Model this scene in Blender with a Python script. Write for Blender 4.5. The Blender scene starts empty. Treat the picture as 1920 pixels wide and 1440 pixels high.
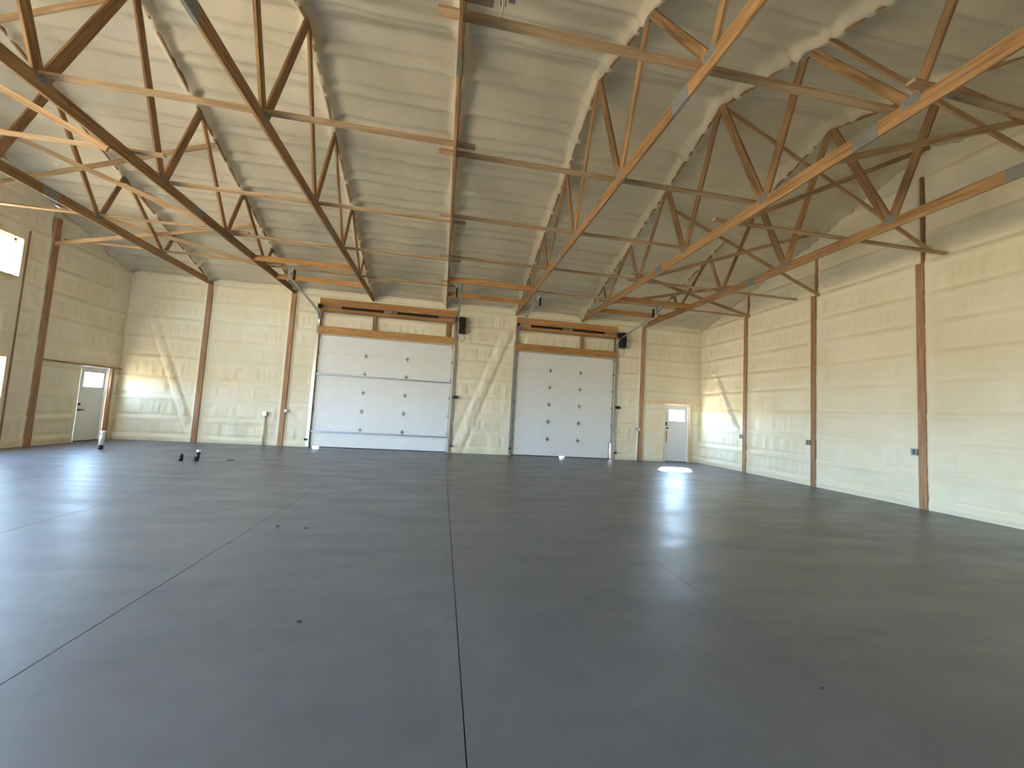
import bpy, math, random
import numpy as np
from mathutils import Matrix, Vector
random.seed(7)
scene = bpy.context.scene
col = scene.collection

# ------------------------------------------------------------------ camera
YAW, PITCH, ROLL = math.radians(9.647), math.radians(4.232), math.radians(3.336)
CAMH, FPX = 1.4295, 754.0
fwd = Vector((math.sin(YAW)*math.cos(PITCH), math.cos(YAW)*math.cos(PITCH), math.sin(PITCH)))
right0 = Vector((math.cos(YAW), -math.sin(YAW), 0)); up0 = right0.cross(fwd)
rt = right0*math.cos(ROLL) + up0*math.sin(ROLL)
up = -right0*math.sin(ROLL) + up0*math.cos(ROLL)
cd = bpy.data.cameras.new('camera'); cam = bpy.data.objects.new('camera', cd); col.objects.link(cam)
cd.sensor_fit = 'HORIZONTAL'; cd.sensor_width = 36.0; cd.lens = FPX/1920*36.0
cd.clip_start = 0.05; cd.clip_end = 500
cam.matrix_world = Matrix(((rt.x, up.x, -fwd.x, 0), (rt.y, up.y, -fwd.y, 0), (rt.z, up.z, -fwd.z, CAMH), (0, 0, 0, 1)))
scene.camera = cam

# ------------------------------------------------------------------ world: hazy bright sky over sunlit ground
SKY = 29.0
wd = bpy.data.worlds.new('world'); scene.world = wd; wd.use_nodes = True
nt = wd.node_tree; nt.nodes.clear()
wo = nt.nodes.new('ShaderNodeOutputWorld'); bg = nt.nodes.new('ShaderNodeBackground')
tc = nt.nodes.new('ShaderNodeTexCoord'); sx = nt.nodes.new('ShaderNodeSeparateXYZ')
mr = nt.nodes.new('ShaderNodeMapRange'); cr = nt.nodes.new('ShaderNodeValToRGB')
nt.links.new(tc.outputs['Generated'], sx.inputs[0]); nt.links.new(sx.outputs['Z'], mr.inputs['Value'])
mr.inputs['From Min'].default_value = -1; mr.inputs['From Max'].default_value = 1
el = cr.color_ramp.elements
el[0].position = 0.0; el[0].color = (0.34, 0.275, 0.175, 1)
el[1].position = 1.0; el[1].color = (0.36, 0.60, 1.0, 1)
for p_, c_ in ((0.497, (0.46, 0.37, 0.23, 1)), (0.503, (0.66, 0.83, 1.0, 1)), (0.62, (0.48, 0.71, 1.0, 1))):
    e_ = el.new(p_); e_.color = c_
nt.links.new(mr.outputs[0], cr.inputs[0]); nt.links.new(cr.outputs[0], bg.inputs['Color'])
dp = nt.nodes.new('ShaderNodeVectorMath'); dp.operation = 'DOT_PRODUCT'; dp.inputs[1].default_value = (0.42, 0.907, 0.0)
nt.links.new(tc.outputs['Generated'], dp.inputs[0])
sun_side = nt.nodes.new('ShaderNodeMapRange'); sun_side.inputs['From Min'].default_value = -1; sun_side.inputs['From Max'].default_value = 1
sun_side.inputs['To Min'].default_value = SKY*0.7; sun_side.inputs['To Max'].default_value = SKY*1.45
nt.links.new(dp.outputs['Value'], sun_side.inputs['Value']); nt.links.new(sun_side.outputs[0], bg.inputs['Strength'])
nt.links.new(bg.outputs[0], wo.inputs[0])

# the sun stands behind the back wall, to the right; it only reaches in through the back entry door's window
sd = bpy.data.lights.new('sun', 'SUN'); sd.energy = 320.0; sd.angle = math.radians(8.0); sd.color = (1.0, 0.90, 0.74)
sun = bpy.data.objects.new('sun', sd); col.objects.link(sun); sun.location = (14, 22, 16)
sun.rotation_euler = Vector((-1.40, -2.25, -1.72)).to_track_quat('-Z', 'Y').to_euler()

vs_ = scene.view_settings
vs_.view_transform = 'Standard'; vs_.look = 'None'; vs_.gamma = 1.0; vs_.use_curve_mapping = False
vs_.exposure = 1.72

# ------------------------------------------------------------------ layout (metres)
S = 2.4384                      # truss and post spacing
X0 = -0.075                     # the truss overhead
TX = [X0 + i*S for i in range(-3, 4)]
XL, XR = -9.60, 9.67            # gable walls, inner face
YN, YF = -0.95, 13.88           # eave walls, inner face
YR = 6.48                       # ridge
ZC = 4.90                       # underside of the bottom chords
CH = 0.184                      # chord height
SL = 0.335                      # roof slope
def ztop(y):                    # underside of the top chords
    return 4.93 + SL*(np.minimum(13.9 - y, y - (2*YR - 13.9)))

# window and door openings: (y0, y1, z0, z1) on the left wall
LWIN = [(9.36, 10.66, 3.84, 4.74), (9.36, 10.66, 1.13, 2.06)] + [(a, a+1.45, 0.20, 3.10) for a in (-0.80, 0.80, 2.40, 4.20)]  # the last four are unseen, added to fill the room with daylight
LDOOR = (12.58, 13.50, 0.0, 2.06)
RDOOR = (8.22, 9.20, 0.0, 2.12)             # on the back wall, x range
G1 = (-4.10, 0.24, 0.0, 3.66)               # garage door openings
G2 = (2.46, 6.13, 0.0, 3.66)

# ------------------------------------------------------------------ materials
def mat(name):
    m = bpy.data.materials.new(name); m.use_nodes = True
    n = m.node_tree.nodes; l = m.node_tree.links
    return m, n, l, n['Principled BSDF']
def simple(name, c, rough=0.5, metal=0.0, var=0.06, scale=20, bump=0.0):
    m, n, l, b = mat(name)
    t = n.new('ShaderNodeTexCoord'); nz = n.new('ShaderNodeTexNoise'); nz.inputs['Scale'].default_value = scale
    l.new(t.outputs['Object'], nz.inputs['Vector'])
    r = n.new('ShaderNodeValToRGB')
    r.color_ramp.elements[0].position = 0.3; r.color_ramp.elements[1].position = 0.7
    r.color_ramp.elements[0].color = tuple(max(0, x*(1-var)) for x in c) + (1,)
    r.color_ramp.elements[1].color = tuple(min(1, x*(1+var)) for x in c) + (1,)
    l.new(nz.outputs[0], r.inputs[0]); l.new(r.outputs[0], b.inputs['Base Color'])
    b.inputs['Roughness'].default_value = rough; b.inputs['Metallic'].default_value = metal
    if bump:
        bp = n.new('ShaderNodeBump'); bp.inputs['Strength'].default_value = bump; bp.inputs['Distance'].default_value = 0.003
        l.new(nz.outputs[0], bp.inputs['Height']); l.new(bp.outputs[0], b.inputs['Normal'])
    return m
def foam_mat(name, c1, c2):
    m, n, l, b = mat(name)
    g = n.new('ShaderNodeNewGeometry')
    n1 = n.new('ShaderNodeTexNoise'); n1.inputs['Scale'].default_value = 0.9; n1.inputs['Detail'].default_value = 4
    n2 = n.new('ShaderNodeTexNoise'); n2.inputs['Scale'].default_value = 22; n2.inputs['Detail'].default_value = 6
    n3 = n.new('ShaderNodeTexNoise'); n3.inputs['Scale'].default_value = 140; n3.inputs['Detail'].default_value = 2
    for k in (n1, n2, n3): l.new(g.outputs['Position'], k.inputs['Vector'])
    r = n.new('ShaderNodeValToRGB')
    r.color_ramp.elements[0].position = 0.32; r.color_ramp.elements[0].color = c1 + (1,)
    r.color_ramp.elements[1].position = 0.68; r.color_ramp.elements[1].color = c2 + (1,)
    l.new(n1.outputs[0], r.inputs[0]); l.new(r.outputs[0], b.inputs['Base Color'])
    ad = n.new('ShaderNodeMath'); ad.operation = 'ADD'
    mu = n.new('ShaderNodeMath'); mu.operation = 'MULTIPLY'; mu.inputs[1].default_value = 0.35
    l.new(n3.outputs[0], mu.inputs[0]); l.new(n2.outputs[0], ad.inputs[0]); l.new(mu.outputs[0], ad.inputs[1])
    bp = n.new('ShaderNodeBump'); bp.inputs['Strength'].default_value = 0.35; bp.inputs['Distance'].default_value = 0.012
    l.new(ad.outputs[0], bp.inputs['Height']); l.new(bp.outputs[0], b.inputs['Normal'])
    b.inputs['Roughness'].default_value = 0.62
    b.inputs['Specular IOR Level'].default_value = 0.35
    return m
def wood_mat(name, c1, c2, knots=True):
    m, n, l, b = mat(name)
    t = n.new('ShaderNodeTexCoord'); oi = n.new('ShaderNodeObjectInfo')
    mp = n.new('ShaderNodeMapping'); mp.inputs['Scale'].default_value = (1.6, 22, 22)
    va = n.new('ShaderNodeVectorMath'); va.operation = 'ADD'
    cx = n.new('ShaderNodeCombineXYZ'); mm = n.new('ShaderNodeMath'); mm.operation = 'MULTIPLY'; mm.inputs[1].default_value = 60
    l.new(oi.outputs['Random'], mm.inputs[0]); l.new(mm.outputs[0], cx.inputs[0])
    l.new(t.outputs['Object'], va.inputs[0]); l.new(cx.outputs[0], va.inputs[1]); l.new(va.outputs[0], mp.inputs[0])
    nz = n.new('ShaderNodeTexNoise'); nz.inputs['Scale'].default_value = 1; nz.inputs['Detail'].default_value = 6; nz.inputs['Distortion'].default_value = 0.6
    l.new(mp.outputs[0], nz.inputs['Vector'])
    r = n.new('ShaderNodeValToRGB')
    r.color_ramp.elements[0].position = 0.34; r.color_ramp.elements[0].color = c1 + (1,)
    r.color_ramp.elements[1].position = 0.66; r.color_ramp.elements[1].color = c2 + (1,)
    l.new(nz.outputs[0], r.inputs[0])
    # knots
    mp2 = n.new('ShaderNodeMapping'); mp2.inputs['Scale'].default_value = (1.1, 4.5, 4.5); l.new(va.outputs[0], mp2.inputs[0])
    vo = n.new('ShaderNodeTexVoronoi'); vo.inputs['Scale'].default_value = 1.6; l.new(mp2.outputs[0], vo.inputs['Vector'])
    kr = n.new('ShaderNodeValToRGB'); kr.color_ramp.elements[0].position = 0.05; kr.color_ramp.elements[0].color = (0.45, 0.42, 0.4, 1)
    kr.color_ramp.elements[1].position = 0.13; kr.color_ramp.elements[1].color = (1, 1, 1, 1); l.new(vo.outputs['Distance'], kr.inputs[0])
    mx = n.new('ShaderNodeMix'); mx.data_type = 'RGBA'; mx.blend_type = 'MULTIPLY'; mx.inputs['Factor'].default_value = 0.8 if knots else 0.0
    l.new(r.outputs[0], mx.inputs['A']); l.new(kr.outputs[0], mx.inputs['B'])
    hs = n.new('ShaderNodeHueSaturation'); mr2 = n.new('ShaderNodeMapRange'); mr2.inputs['To Min'].default_value = 0.82; mr2.inputs['To Max'].default_value = 1.18
    l.new(oi.outputs['Random'], mr2.inputs['Value']); l.new(mr2.outputs[0], hs.inputs['Value']); l.new(mx.outputs['Result'], hs.inputs['Color'])
    l.new(hs.outputs[0], b.inputs['Base Color'])
    bp = n.new('ShaderNodeBump'); bp.inputs['Strength'].default_value = 0.15; bp.inputs['Distance'].default_value = 0.002
    l.new(nz.outputs[0], bp.inputs['Height']); l.new(bp.outputs[0], b.inputs['Normal'])
    b.inputs['Roughness'].default_value = 0.7; b.inputs['Specular IOR Level'].default_value = 0.25
    return m
M = {}
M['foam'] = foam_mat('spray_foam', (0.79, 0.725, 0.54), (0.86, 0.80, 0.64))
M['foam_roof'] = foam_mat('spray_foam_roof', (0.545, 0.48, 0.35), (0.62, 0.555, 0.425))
M['wood'] = wood_mat('truss_pine', (0.205, 0.110, 0.048), (0.385, 0.232, 0.115))
M['post'] = wood_mat('post_pine', (0.30, 0.165, 0.092), (0.44, 0.265, 0.16))
M['header'] = wood_mat('header_fir', (0.38, 0.19, 0.070), (0.56, 0.31, 0.125))
M['brace'] = wood_mat('brace_pine', (0.34, 0.215, 0.11), (0.50, 0.345, 0.20))
M['trimwood'] = wood_mat('jamb_pine', (0.62, 0.42, 0.24), (0.80, 0.60, 0.38))
M['white'] = simple('white_paint', (0.80, 0.82, 0.84), 0.45, 0, 0.02, 3)
M['vinyl'] = simple('white_vinyl', (0.82, 0.83, 0.84), 0.35, 0, 0.02)
M['mandoor'] = simple('door_paint', (0.74, 0.74, 0.74), 0.4, 0, 0.02)
M['galv'] = simple('galvanised_steel', (0.42, 0.44, 0.47), 0.36, 0.85, 0.15, 30)
M['plate'] = simple('truss_plate_steel', (0.24, 0.24, 0.235), 0.55, 0.5, 0.3, 60)
M['hinge'] = simple('hinge_steel', (0.30, 0.31, 0.33), 0.45, 0.6, 0.2, 60)
M['strut'] = simple('strut_steel', (0.34, 0.38, 0.45), 0.45, 0.5, 0.08)
M['black'] = simple('black_plastic', (0.008, 0.008, 0.009), 0.6)
M['spring'] = simple('oiled_spring_steel', (0.02, 0.018, 0.017), 0.45, 0.4)
M['rubber'] = simple('black_rubber', (0.02, 0.021, 0.024), 0.7)
M['pvc'] = simple('white_pvc', (0.78, 0.78, 0.80), 0.4)
M['abs'] = simple('black_abs', (0.015, 0.015, 0.017), 0.35)
M['cable'] = simple('grey_cable', (0.25, 0.24, 0.22), 0.6)
M['box'] = simple('steel_box', (0.42, 0.43, 0.44), 0.45, 0.5, 0.1)
M['dirt'] = simple('dark_debris', (0.05, 0.045, 0.04), 0.9)
M['subgrade'] = simple('joint_filler', (0.06, 0.06, 0.065), 0.9)
# thin clear glass
m, n, l, b = mat('window_glass')
out = n['Material Output']; tr = n.new('ShaderNodeBsdfTransparent'); gl = n.new('ShaderNodeBsdfGlossy'); ms = n.new('ShaderNodeMixShader')
gl.inputs['Roughness'].default_value = 0.02; tr.inputs['Color'].default_value = (0.96, 0.98, 0.98, 1)
nzg = n.new('ShaderNodeTexNoise'); nzg.inputs['Scale'].default_value = 3; mrg = n.new('ShaderNodeMapRange')
mrg.inputs['To Min'].default_value = 0.05; mrg.inputs['To Max'].default_value = 0.08
l.new(nzg.outputs[0], mrg.inputs['Value']); l.new(mrg.outputs[0], ms.inputs[0])
l.new(tr.outputs[0], ms.inputs[1]); l.new(gl.outputs[0], ms.inputs[2]); l.new(ms.outputs[0], out.inputs['Surface']); n.remove(b)
M['glass'] = m
# troweled concrete
m, n, l, b = mat('troweled_concrete')
g = n.new('ShaderNodeNewGeometry')
n1 = n.new('ShaderNodeTexNoise'); n1.inputs['Scale'].default_value = 0.55; n1.inputs['Detail'].default_value = 5; n1.inputs['Roughness'].default_value = 0.6
n2 = n.new('ShaderNodeTexNoise'); n2.inputs['Scale'].default_value = 6; n2.inputs['Detail'].default_value = 6
n3 = n.new('ShaderNodeTexNoise'); n3.inputs['Scale'].default_value = 160; n3.inputs['Detail'].default_value = 2
n4 = n.new('ShaderNodeTexNoise'); n4.inputs['Scale'].default_value = 1.2; n4.inputs['Detail'].default_value = 2
mpf = n.new('ShaderNodeMapping'); mpf.inputs['Scale'].default_value = (0.8, 2.4, 1.0); l.new(g.outputs['Position'], mpf.inputs[0])
for k in (n1, n2, n3): l.new(g.outputs['Position'], k.inputs['Vector'])
l.new(mpf.outputs[0], n4.inputs['Vector'])
r = n.new('ShaderNodeValToRGB'); r.color_ramp.elements[0].position = 0.3; r.color_ramp.elements[1].position = 0.7
r.color_ramp.elements[0].color = (0.110, 0.115, 0.131, 1); r.color_ramp.elements[1].color = (0.152, 0.158, 0.177, 1)
l.new(n1.outputs[0], r.inputs[0])
r2 = n.new('ShaderNodeValToRGB'); r2.color_ramp.elements[0].position = 0.25; r2.color_ramp.elements[1].position = 0.75
r2.color_ramp.elements[0].color = (0.90, 0.90, 0.90, 1); r2.color_ramp.elements[1].color = (1.08, 1.08, 1.08, 1); l.new(n2.outputs[0], r2.inputs[0])
mx = n.new('ShaderNodeMix'); mx.data_type = 'RGBA'; mx.blend_type = 'MULTIPLY'; mx.inputs['Factor'].default_value = 1
l.new(r.outputs[0], mx.inputs['A']); l.new(r2.outputs[0], mx.inputs['B']); l.new(mx.outputs['Result'], b.inputs['Base Color'])
rr = n.new('ShaderNodeMapRange'); rr.inputs['From Min'].default_value = 0.3; rr.inputs['From Max'].default_value = 0.7
rr.inputs['To Min'].default_value = 0.34; rr.inputs['To Max'].default_value = 0.46
l.new(n4.outputs[0], rr.inputs['Value']); l.new(rr.outputs[0], b.inputs['Roughness'])
ad = n.new('ShaderNodeMath'); ad.operation = 'MULTIPLY_ADD'; ad.inputs[1].default_value = 0.02
l.new(n3.outputs[0], ad.inputs[0])
mu = n.new('ShaderNodeMath'); mu.operation = 'MULTIPLY'; mu.inputs[1].default_value = 1.0; l.new(n4.outputs[0], mu.inputs[0]); l.new(mu.outputs[0], ad.inputs[2])
bp = n.new('ShaderNodeBump'); bp.inputs['Strength'].default_value = 0.28; bp.inputs['Distance'].default_value = 0.024
l.new(ad.outputs[0], bp.inputs['Height']); l.new(bp.outputs[0], b.inputs['Normal'])
b.inputs['Specular IOR Level'].default_value = 0.5
M['concrete'] = m

# ------------------------------------------------------------------ helpers
WL = {}                                     # world location of parents
def tag(o, label=None, cat=None, group=None, kind=None):
    if label: o['label'] = label
    if cat: o['category'] = cat
    if group: o['group'] = group
    if kind: o['kind'] = kind
    return o
def empty(name, loc, label=None, cat=None, group=None, kind=None):
    o = bpy.data.objects.new(name, None); col.objects.link(o); o.location = loc
    o.empty_display_size = 0.1
    WL[o.name] = Vector(loc)
    return tag(o, label, cat, group, kind)
def wloc(o): return WL.get(o.name, Vector((0, 0, 0)))
def link(name, me, m, parent=None, mw=None, origin=None):
    o = bpy.data.objects.new(name, me); col.objects.link(o)
    if m is not None and not me.materials: me.materials.append(M[m])
    w = mw if mw is not None else Matrix.Translation(origin if origin is not None else (0, 0, 0))
    WL[o.name] = w.to_translation()
    if parent is not None:
        o.parent = parent
        o.matrix_basis = Matrix.Translation(-wloc(parent)) @ w
    else:
        o.matrix_basis = w
    return o
class MB:
    def __init__(self): self.v = []; self.f = []; self.smooth = set()
    def box(self, a, b, rot=None):
        x0, y0, z0 = a; x1, y1, z1 = b; k = len(self.v)
        self.v += [(x0,y0,z0),(x1,y0,z0),(x1,y1,z0),(x0,y1,z0),(x0,y0,z1),(x1,y0,z1),(x1,y1,z1),(x0,y1,z1)]
        for q in ((3,2,1,0),(4,5,6,7),(0,1,5,4),(1,2,6,5),(2,3,7,6),(3,0,4,7)): self.f.append(tuple(k+i for i in q))
        return self
    def tube(self, pts, r, n=10, caps=True):
        pts = [Vector(p) for p in pts]; k0 = len(self.v); rs = r if isinstance(r, (list, tuple)) else [r]*len(pts)
        ref = None
        for i, p in enumerate(pts):
            d = (pts[min(i+1, len(pts)-1)] - pts[max(i-1, 0)])
            if d.length < 1e-9: d = Vector((0, 0, 1))
            d.normalize()
            if ref is None: ref = Vector((0, 0, 1)) if abs(d.z) < 0.9 else Vector((1, 0, 0))
            a = d.cross(ref).normalized(); b = d.cross(a).normalized(); ref = -b.cross(d).cross(d) if False else ref
            for j in range(n):
                t = 2*math.pi*j/n
                self.v.append(tuple(p + a*(math.cos(t)*rs[i]) + b*(math.sin(t)*rs[i])))
        for i in range(len(pts)-1):
            for j in range(n):
                q = (k0+i*n+j, k0+i*n+(j+1) % n, k0+(i+1)*n+(j+1) % n, k0+(i+1)*n+j)
                self.smooth.add(len(self.f)); self.f.append(q)
        if caps:
            self.f.append(tuple(k0+j for j in range(n))[::-1]); self.f.append(tuple(k0+(len(pts)-1)*n+j for j in range(n)))
        return self
    def sweep(self, path, prof):             # path in the y-z plane at one x; prof = (x offset, normal offset)
        k0 = len(self.v); n = len(prof)
        for i, p in enumerate(path):
            p = Vector(p); d = (Vector(path[min(i+1, len(path)-1)]) - Vector(path[max(i-1, 0)])).normalized()
            nn = d.cross(Vector((1, 0, 0))).normalized()
            for (u, w) in prof: self.v.append(tuple(p + Vector((1, 0, 0))*u + nn*w))
        for i in range(len(path)-1):
            for j in range(n):
                self.f.append((k0+i*n+j, k0+i*n+(j+1) % n, k0+(i+1)*n+(j+1) % n, k0+(i+1)*n+j))
        self.f.append(tuple(k0+j for j in range(n))[::-1]); self.f.append(tuple(k0+(len(path)-1)*n+j for j in range(n)))
        return self
    def mesh(self, name, off=(0, 0, 0)):
        me = bpy.data.meshes.new(name)
        me.from_pydata([(a-off[0], b-off[1], c-off[2]) for a, b, c in self.v], [], self.f); me.update()
        if self.smooth:
            for i in self.smooth: me.polygons[i].use_smooth = True
        import bmesh
        bm = bmesh.new(); bm.from_mesh(me); bmesh.ops.recalc_face_normals(bm, faces=bm.faces); bm.to_mesh(me); bm.free()
        return me
    def build(self, name, m, parent=None, origin=None):
        if origin is None:
            xs = list(zip(*self.v)); origin = ((min(xs[0])+max(xs[0]))/2, (min(xs[1])+max(xs[1]))/2, min(xs[2]))
        return link(name, self.mesh(name, origin), m, parent, Matrix.Translation(origin))
def bevel_box(me, w):
    import bmesh
    bm = bmesh.new(); bm.from_mesh(me); bmesh.ops.bevel(bm, geom=bm.edges[:], offset=w, segments=1, affect='EDGES'); bm.to_mesh(me); bm.free()
def board(name, p0, p1, w, t, side, m, parent=None, bevel=0.003):
    """timber from p0 to p1, w wide along `side`, t thick across; local x runs along the grain"""
    p0 = Vector(p0); p1 = Vector(p1); L = (p1-p0).length; ex = (p1-p0)/L
    side = Vector(side); ey = (side - ex*side.dot(ex)).normalized(); ez = ex.cross(ey)
    b = MB().box((-L/2, -w/2, -t/2), (L/2, w/2, t/2)); me = b.mesh(name)
    if bevel: bevel_box(me, bevel)
    c = (p0+p1)/2
    mw = Matrix(((ex.x, ey.x, ez.x, c.x), (ex.y, ey.y, ez.y, c.y), (ex.z, ey.z, ez.z, c.z), (0, 0, 0, 1)))
    return link(name, me, m, parent, mw)
def copy_tree(root, loc):
    r = root.copy(); col.objects.link(r); r.location = loc; WL[r.name] = Vector(loc)
    for ch in root.children:
        c = ch.copy(); col.objects.link(c); c.parent = r; WL[c.name] = wloc(ch)
        for g_ in ch.children:
            d = g_.copy(); col.objects.link(d); d.parent = c
    return r
# value noise on numpy arrays
def vn(x, y, seed=0):
    x = np.asarray(x, float); y = np.asarray(y, float)
    rs = np.random.RandomState(seed); T = rs.rand(256, 256)
    xi = np.floor(x).astype(int); yi = np.floor(y).astype(int); fx = x-xi; fy = y-yi
    fx = fx*fx*(3-2*fx); fy = fy*fy*(3-2*fy)
    a = T[xi % 256, yi % 256]; b = T[(xi+1) % 256, yi % 256]; c = T[xi % 256, (yi+1) % 256]; d = T[(xi+1) % 256, (yi+1) % 256]
    return (a*(1-fx)+b*fx)*(1-fy) + (c*(1-fx)+d*fx)*fy - 0.5
def fbm(x, y, seed=0, o=3):
    s = 0; a = 1.0
    for i in range(o): s = s + a*vn(x*2**i, y*2**i, seed+i*17); a *= 0.5
    return s
def grid_mesh(name, P, keep, m, flip=False, kind='structure', label=None, cat=None):
    nu, nv = P.shape[:2]
    idx = np.arange(nu*nv).reshape(nu, nv)
    q = np.stack([idx[:-1, :-1], idx[1:, :-1], idx[1:, 1:], idx[:-1, 1:]], -1)[keep]
    if flip: q = q[:, ::-1]
    used = np.unique(q); remap = -np.ones(nu*nv, int); remap[used] = np.arange(len(used))
    V = P.reshape(-1, 3)[used]; q = remap[q]
    me = bpy.data.meshes.new(name)
    me.vertices.add(len(V)); me.vertices.foreach_set('co', V.astype(np.float32).ravel())
    me.loops.add(q.size); me.loops.foreach_set('vertex_index', q.astype(np.int32).ravel())
    me.polygons.add(len(q)); me.polygons.foreach_set('loop_start', np.arange(0, q.size, 4, dtype=np.int32))
    me.polygons.foreach_set('use_smooth', np.ones(len(q), bool))
    me.update(calc_edges=True); me.validate()
    o = link(name, me, m)
    return tag(o, label, cat, None, kind)
def axis(a, b, step, marks=()):
    pts = sorted(set([a, b] + [x for x in marks if a < x < b]))
    out_ = []
    for u, v in zip(pts[:-1], pts[1:]):
        k = max(1, int(round((v-u)/step))); out_ += list(np.linspace(u, v, k, endpoint=False))
    return np.array(out_+[b])
def inside(U, V, rects):
    k = np.zeros(U.shape, bool)
    for a, b, c, d in rects: k |= (U > a) & (U < b) & (V > c) & (V < d)
    return k
def girts(z, u, zs, seed, amp=1.0):
    h = 0
    for i, g_ in enumerate(zs):
        zz = z - g_ - 0.05*vn(u*0.5, u*0+i*3.7, seed+i)
        a = amp*(0.75 + 0.6*vn(u*1.7, u*0+i*5.1, seed+40+i))
        h = h + a*(0.026*np.exp(-(zz/0.06)**2) - 0.024*np.exp(-((zz-0.11)/0.035)**2))
    return h
def streaks(u, z, zs, seed):                # vertical passes of the spray gun between the girts
    h = np.zeros_like(u)
    for i in range(len(zs)-1):
        mid = (zs[i]+zs[i+1])/2; half = (zs[i+1]-zs[i])/2
        win = np.clip(1-((z-mid)/(half*0.85))**2, 0, 1)
        a = 0.4 + 1.2*np.clip(vn(u*0*0+i*2.3, u*0+seed, seed)+0.5, 0, 1)
        h = h + win*a*(0.026*vn(u*8, z*1.1+i*7, seed+i) + 0.016*vn(u*17, z*2+i*3, seed+60+i))
    return h
def posts_profile(u, ups, half=0.072):
    h = np.zeros_like(u)
    for p_ in ups:
        d = np.abs(u-p_) - half
        h = h + 0.035*np.exp(-(np.maximum(d, 0)/0.05)**2) - 0.10*(d < -0.015)
    return h
def ridge(u, z, a, b, w, amp):
    (u0, z0), (u1, z1) = a, b; L2 = (u1-u0)**2+(z1-z0)**2
    t = np.clip(((u-u0)*(u1-u0)+(z-z0)*(z1-z0))/L2, 0, 1)
    d = np.hypot(u-(u0+t*(u1-u0)), z-(z0+t*(z1-z0)))
    f_ = np.clip(0.75 + 0.7*vn(u*3.1, z*3.1, 909) + 0.4*vn(u*9, z*9, 911), 0.25, 1.3)*np.clip(np.minimum(t, 1-t)/0.12, 0, 1)
    return f_*amp*(np.exp(-(d/w)**2) + 0.35*np.exp(-((d-w*0.9)/(w*0.35))**2)) - 0.3*amp*np.exp(-((d-w*2.0)/(w*0.5))**2)

# ------------------------------------------------------------------ setting: foam shell
GZ = [0.12, 0.66, 1.27, 1.88, 2.49, 3.10, 3.71, 4.32, 4.86]
BPOSTS = [TX[0], TX[1], TX[6]]              # posts left bare on the back wall
# back wall with the garage doors
us = axis(XL-0.25, XR+0.25, 0.032, [G1[0], G1[1], G2[0], G2[1], RDOOR[0], RDOOR[1]] + [p+s for p in BPOSTS for s in (-.072, .072)])
zs = axis(-0.03, 5.35, 0.032, [G1[3], RDOOR[3]])
U, Z = np.meshgrid(us, zs, indexing='ij')
D = 0.03*fbm(U*0.8, Z*1.1, 3) + 0.010*fbm(U*5, Z*5, 9) + girts(Z, U, GZ, 21) + 1.3*streaks(U, Z, GZ, 31)
D += 0.055*fbm(U*2.6+Z*0.8, Z*2.0, 77)*np.clip((1.5-Z)/1.0, 0, 1)*(U > -7.4)*(U < 2.5)
for e_ in BPOSTS: D *= 1-0.75*np.exp(-((U-e_)/0.20)**4)
for e_ in (G1[0], G1[1], G2[0], G2[1]): D *= 1-0.85*np.exp(-((U-e_)/0.13)**4)*(Z < 4.9)
D += posts_profile(U, BPOSTS)
D += ridge(U, Z, (-8.98, 3.95), (-7.50, 0.20), 0.075, 0.055) + ridge(U, Z, (2.22, 4.60), (0.55, 0.05), 0.115, 0.055)
D += 0.02*np.exp(-((Z-4.95)/0.25)**2)
for g_ in (G1, G2):                         # recess between the two door headers
    D -= 0.09*((U > g_[0]-0.04) & (U < g_[1]+0.04) & (Z > 3.88) & (Z < 4.50))
D += 0.03*((U > 7.42) & (U < RDOOR[0]) & (Z < 2.14))
P = np.stack([U, YF - D, Z], -1)
Uc = (U[:-1, :-1]+U[1:, 1:])/2; Zc = (Z[:-1, :-1]+Z[1:, 1:])/2
grid_mesh('wall_back', P, ~inside(Uc, Zc, [(g_[0], g_[1], -1, g_[3]) for g_ in (G1, G2)] + [(RDOOR[0], RDOOR[1], -1, RDOOR[3])]), 'foam',
          label='back wall of cream spray foam holding the two garage doors', cat='wall')
# gable walls
def gable(name, X, sgn, pys, holes, seed, label, diag=None, step=0.036):
    marks = [v for h_ in holes for v in h_[:2]] + [p+s for p in pys for s in (-.072, .072)]
    ys = axis(YN-0.2, YF+0.25, step, marks); zl = axis(-0.03, 5.05, step, [v for h_ in holes for v in h_[2:] if v > 0]); zu = np.linspace(0, 1, 72)[1:]
    top = ztop(ys) + 0.26
    Zm = np.concatenate([np.repeat(zl[None, :], len(ys), 0), 5.05 + (np.maximum(top, 5.06)-5.05)[:, None]*zu[None, :]], 1)
    Um = np.repeat(ys[:, None], Zm.shape[1], 1)
    gz = GZ[:-1] + [5.0, 5.62, 6.23, 6.84]
    D = 0.030*fbm(Um*0.8, Zm*1.1, seed) + 0.010*fbm(Um*5, Zm*5, seed+5) + 1.5*girts(Zm, Um, gz, seed+9) + 1.5*streaks(Um, Zm, gz, seed+13)
    for e_ in pys: D *= 1-0.75*np.exp(-((Um-e_)/0.20)**4)
    for e_ in [v for h_ in holes for v in h_[:2]] + ([10.78] if holes else []): D *= 1-0.8*np.exp(-((Um-e_)/0.12)**4)
    D += posts_profile(Um, pys)*np.clip((7.2-Zm)/0.4, 0, 1)
    D -= 0.05*np.clip((Zm-4.98)/0.35, 0, 1)
    if diag: D += ridge(Um, Zm, diag[0], diag[1], 0.075, 0.06)
    P = np.stack([X + sgn*D, Um, Zm], -1)
    Uc = (Um[:-1, :-1]+Um[1:, 1:])/2; Zc = (Zm[:-1, :-1]+Zm[1:, 1:])/2
    grid_mesh(name, P, ~inside(Uc, Zc, holes), 'foam', label=label, cat='wall')
RPY = [YF+0.09-2.4384*k for k in (1, 2, 3, 4, 5)]
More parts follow.
